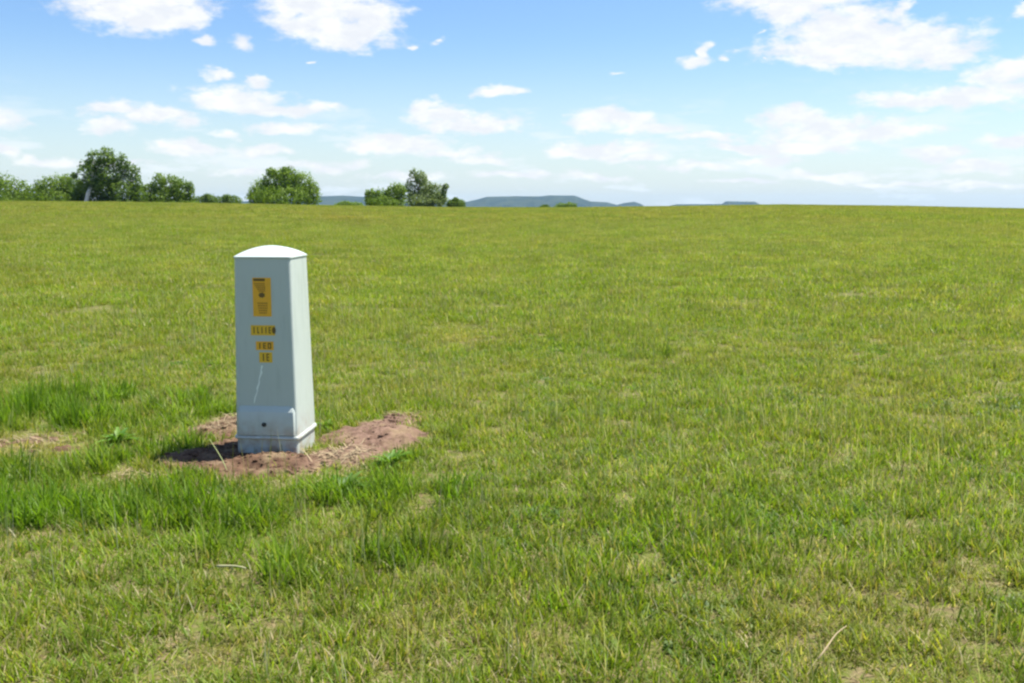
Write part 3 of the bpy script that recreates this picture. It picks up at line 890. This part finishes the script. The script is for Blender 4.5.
tree('broadleaf_tree', 'tree', 'broad dome-shaped tree standing alone with foliage down to the ground', 287, 158,
     [(-22, 13, 14, 14), (-8, 22, 15, 14), (4, 25, 15, 14), (16, 20, 15, 14), (26, 12, 11, 13), (0, 10, 34, 11), (-28, 8, 9, 9), (-12, 33, 6, 5), (2, 34, 6, 5)], 'mid', 8000, .34, .38, seed=23, group=G)
tree('bush', 'bush', 'small pale bush in front of the distant blue hills, left of the spiky tree', 351, 200, [(-5, 2, 10, 4), (5, 2, 10, 4), (-4, 4, 5, 3)], 'mid', 1100, .32, .35, seed=29, group=GB, base_row=207.5)
tree('bush', 'bush', 'dense green thicket joined to the left of the spiky tree', 387, 156,
     [(-13, 9, 8, 10), (-2, 10, 9, 11), (9, 12, 10, 12), (0, 5, 20, 7), (14, 16, 7, 8), (-17, 12, 4, 6)], 'mid', 4200, .30, .35, seed=31, base_row=207.5)
tree('broadleaf_tree', 'tree', 'slender grey-green tree with an uneven spiky top beside a thicket', 421, 158,
     [(-6, 31, 5, 8), (1, 29, 7, 8), (-10, 19, 6, 10), (4, 18, 10, 10), (14, 15, 10, 10), (24, 14, 3, 10), (26, 21, 3.5, 3), (2, 8, 20, 9), (16, 7, 12, 8)], 'pale', 4600, .30, .34, m_bark, -2, seed=37, group=G, base_row=207.5)
tree('bush', 'bush', 'small round bush standing alone right of the spiky tree', 456, 156, [(-3, 4, 6, 5), (4, 4, 6, 5), (0, 8, 3.5, 3)], 'dark', 1200, .26, .4, seed=41, base_row=208)
tree('bush', 'bush', 'tiny light green bush in front of the long flat-topped hill', 566, 205, [(-5, 2, 7, 4), (4, 2.5, 7, 4)], 'mid', 800, .30, .4, seed=43, base_row=208.5)
tree('bush', 'bush', 'tiny dark bush on the crest in front of the hills', 544, 205, [(-1, 1.5, 4, 3), (2, 1.5, 4, 3)], 'dark', 350, .26, .4, seed=47, base_row=208.5)

# ------------------------------------------------------------------ far hills
HD = 4300.0
prof = [(200, 204), (290, 199), (320, 196.5), (345, 195.8), (366, 197), (380, 199.5), (440, 203), (466, 202), (478, 199.5), (487, 197), (515, 196.4), (540, 196.6), (548, 195.6), (574, 195.8), (584, 199.5), (590, 201.5),
        (606, 202.3), (616, 205), (623, 203), (633, 201.8), (639, 203.8), (646, 208), (660, 208.5), (667, 206), (675, 204.3), (720, 204), (724, 201.4), (752, 201.8), (757, 204.4), (775, 206), (820, 209), (900, 212)]
pp = np.array(prof, float)
xs = np.arange(190, 905, 1.0); K = 24
v = []; f = []
for i, px in enumerate(xs):
    row = np.interp(px, pp[:, 0], pp[:, 1])
    top = EYE + (207 - row) * HD / F
    for j in range(K + 1):
        t = j / K                                   # 0 near foot .. 1 far foot
        s_ = math.sin(math.pi * t) ** .8
        d = HD - 500 + 1000 * t
        z = -20.5 + (top + 20.5) * s_
        z += s_ * (2.0 * noise.noise((px * .05, t * 5, 2)) + 3.0 * noise.noise((px * .35, t * 20, 7))) * min(1, abs(t - .5) * 2.5)
        v.append(((px - CX) / F * HD + (px - CX) / F * (d - HD) * .8, d, z))
for i in range(len(xs) - 1):
    for j in range(K):
        a = i * (K + 1) + j; f.append((a, a + K + 1, a + K + 2, a + 1))
m_hill, nt = new_mat('wooded_hills')
pos = nt.n('ShaderNodeNewGeometry').outputs['Position']
cc = nt.mix(nt.ramp(nt.noise(pos, .02, 5), .35, .65), (0.018, 0.032, 0.026), (0.042, 0.058, 0.038))
b = nt.n('ShaderNodeBsdfPrincipled', {'Base Color': cc, 'Roughness': 1.0, 'Specular IOR Level': 0.1}); out(nt, b.outputs[0])
tag(mesh_obj('hills', v, f, m_hill, smooth=True), kind='structure')

# ------------------------------------------------------------------ the air
HB = 6500.0; z0, z1 = -22.5, 75.0
v = [(-HB, -HB, z0), (HB, -HB, z0), (HB, HB, z0), (-HB, HB, z0), (-HB, -HB, z1), (HB, -HB, z1), (HB, HB, z1), (-HB, HB, z1)]
f = [(3, 2, 1, 0), (4, 5, 6, 7), (0, 1, 5, 4), (1, 2, 6, 5), (2, 3, 7, 6), (3, 0, 4, 7)]
m_air = bpy.data.materials.new('air'); m_air.use_nodes = True
nt = NT(m_air.node_tree)
pv = nt.n('ShaderNodeVolumePrincipled', {'Color': (0.40, 0.67, 1.0, 1), 'Density': 0.000056, 'Anisotropy': 0.1})
o_ = nt.n('ShaderNodeOutputMaterial'); nt.t.links.new(pv.outputs[0], o_.inputs['Volume'])
tag(mesh_obj('haze', v, f, m_air), 'thin bluish summer haze over the whole field', 'haze', kind='stuff')
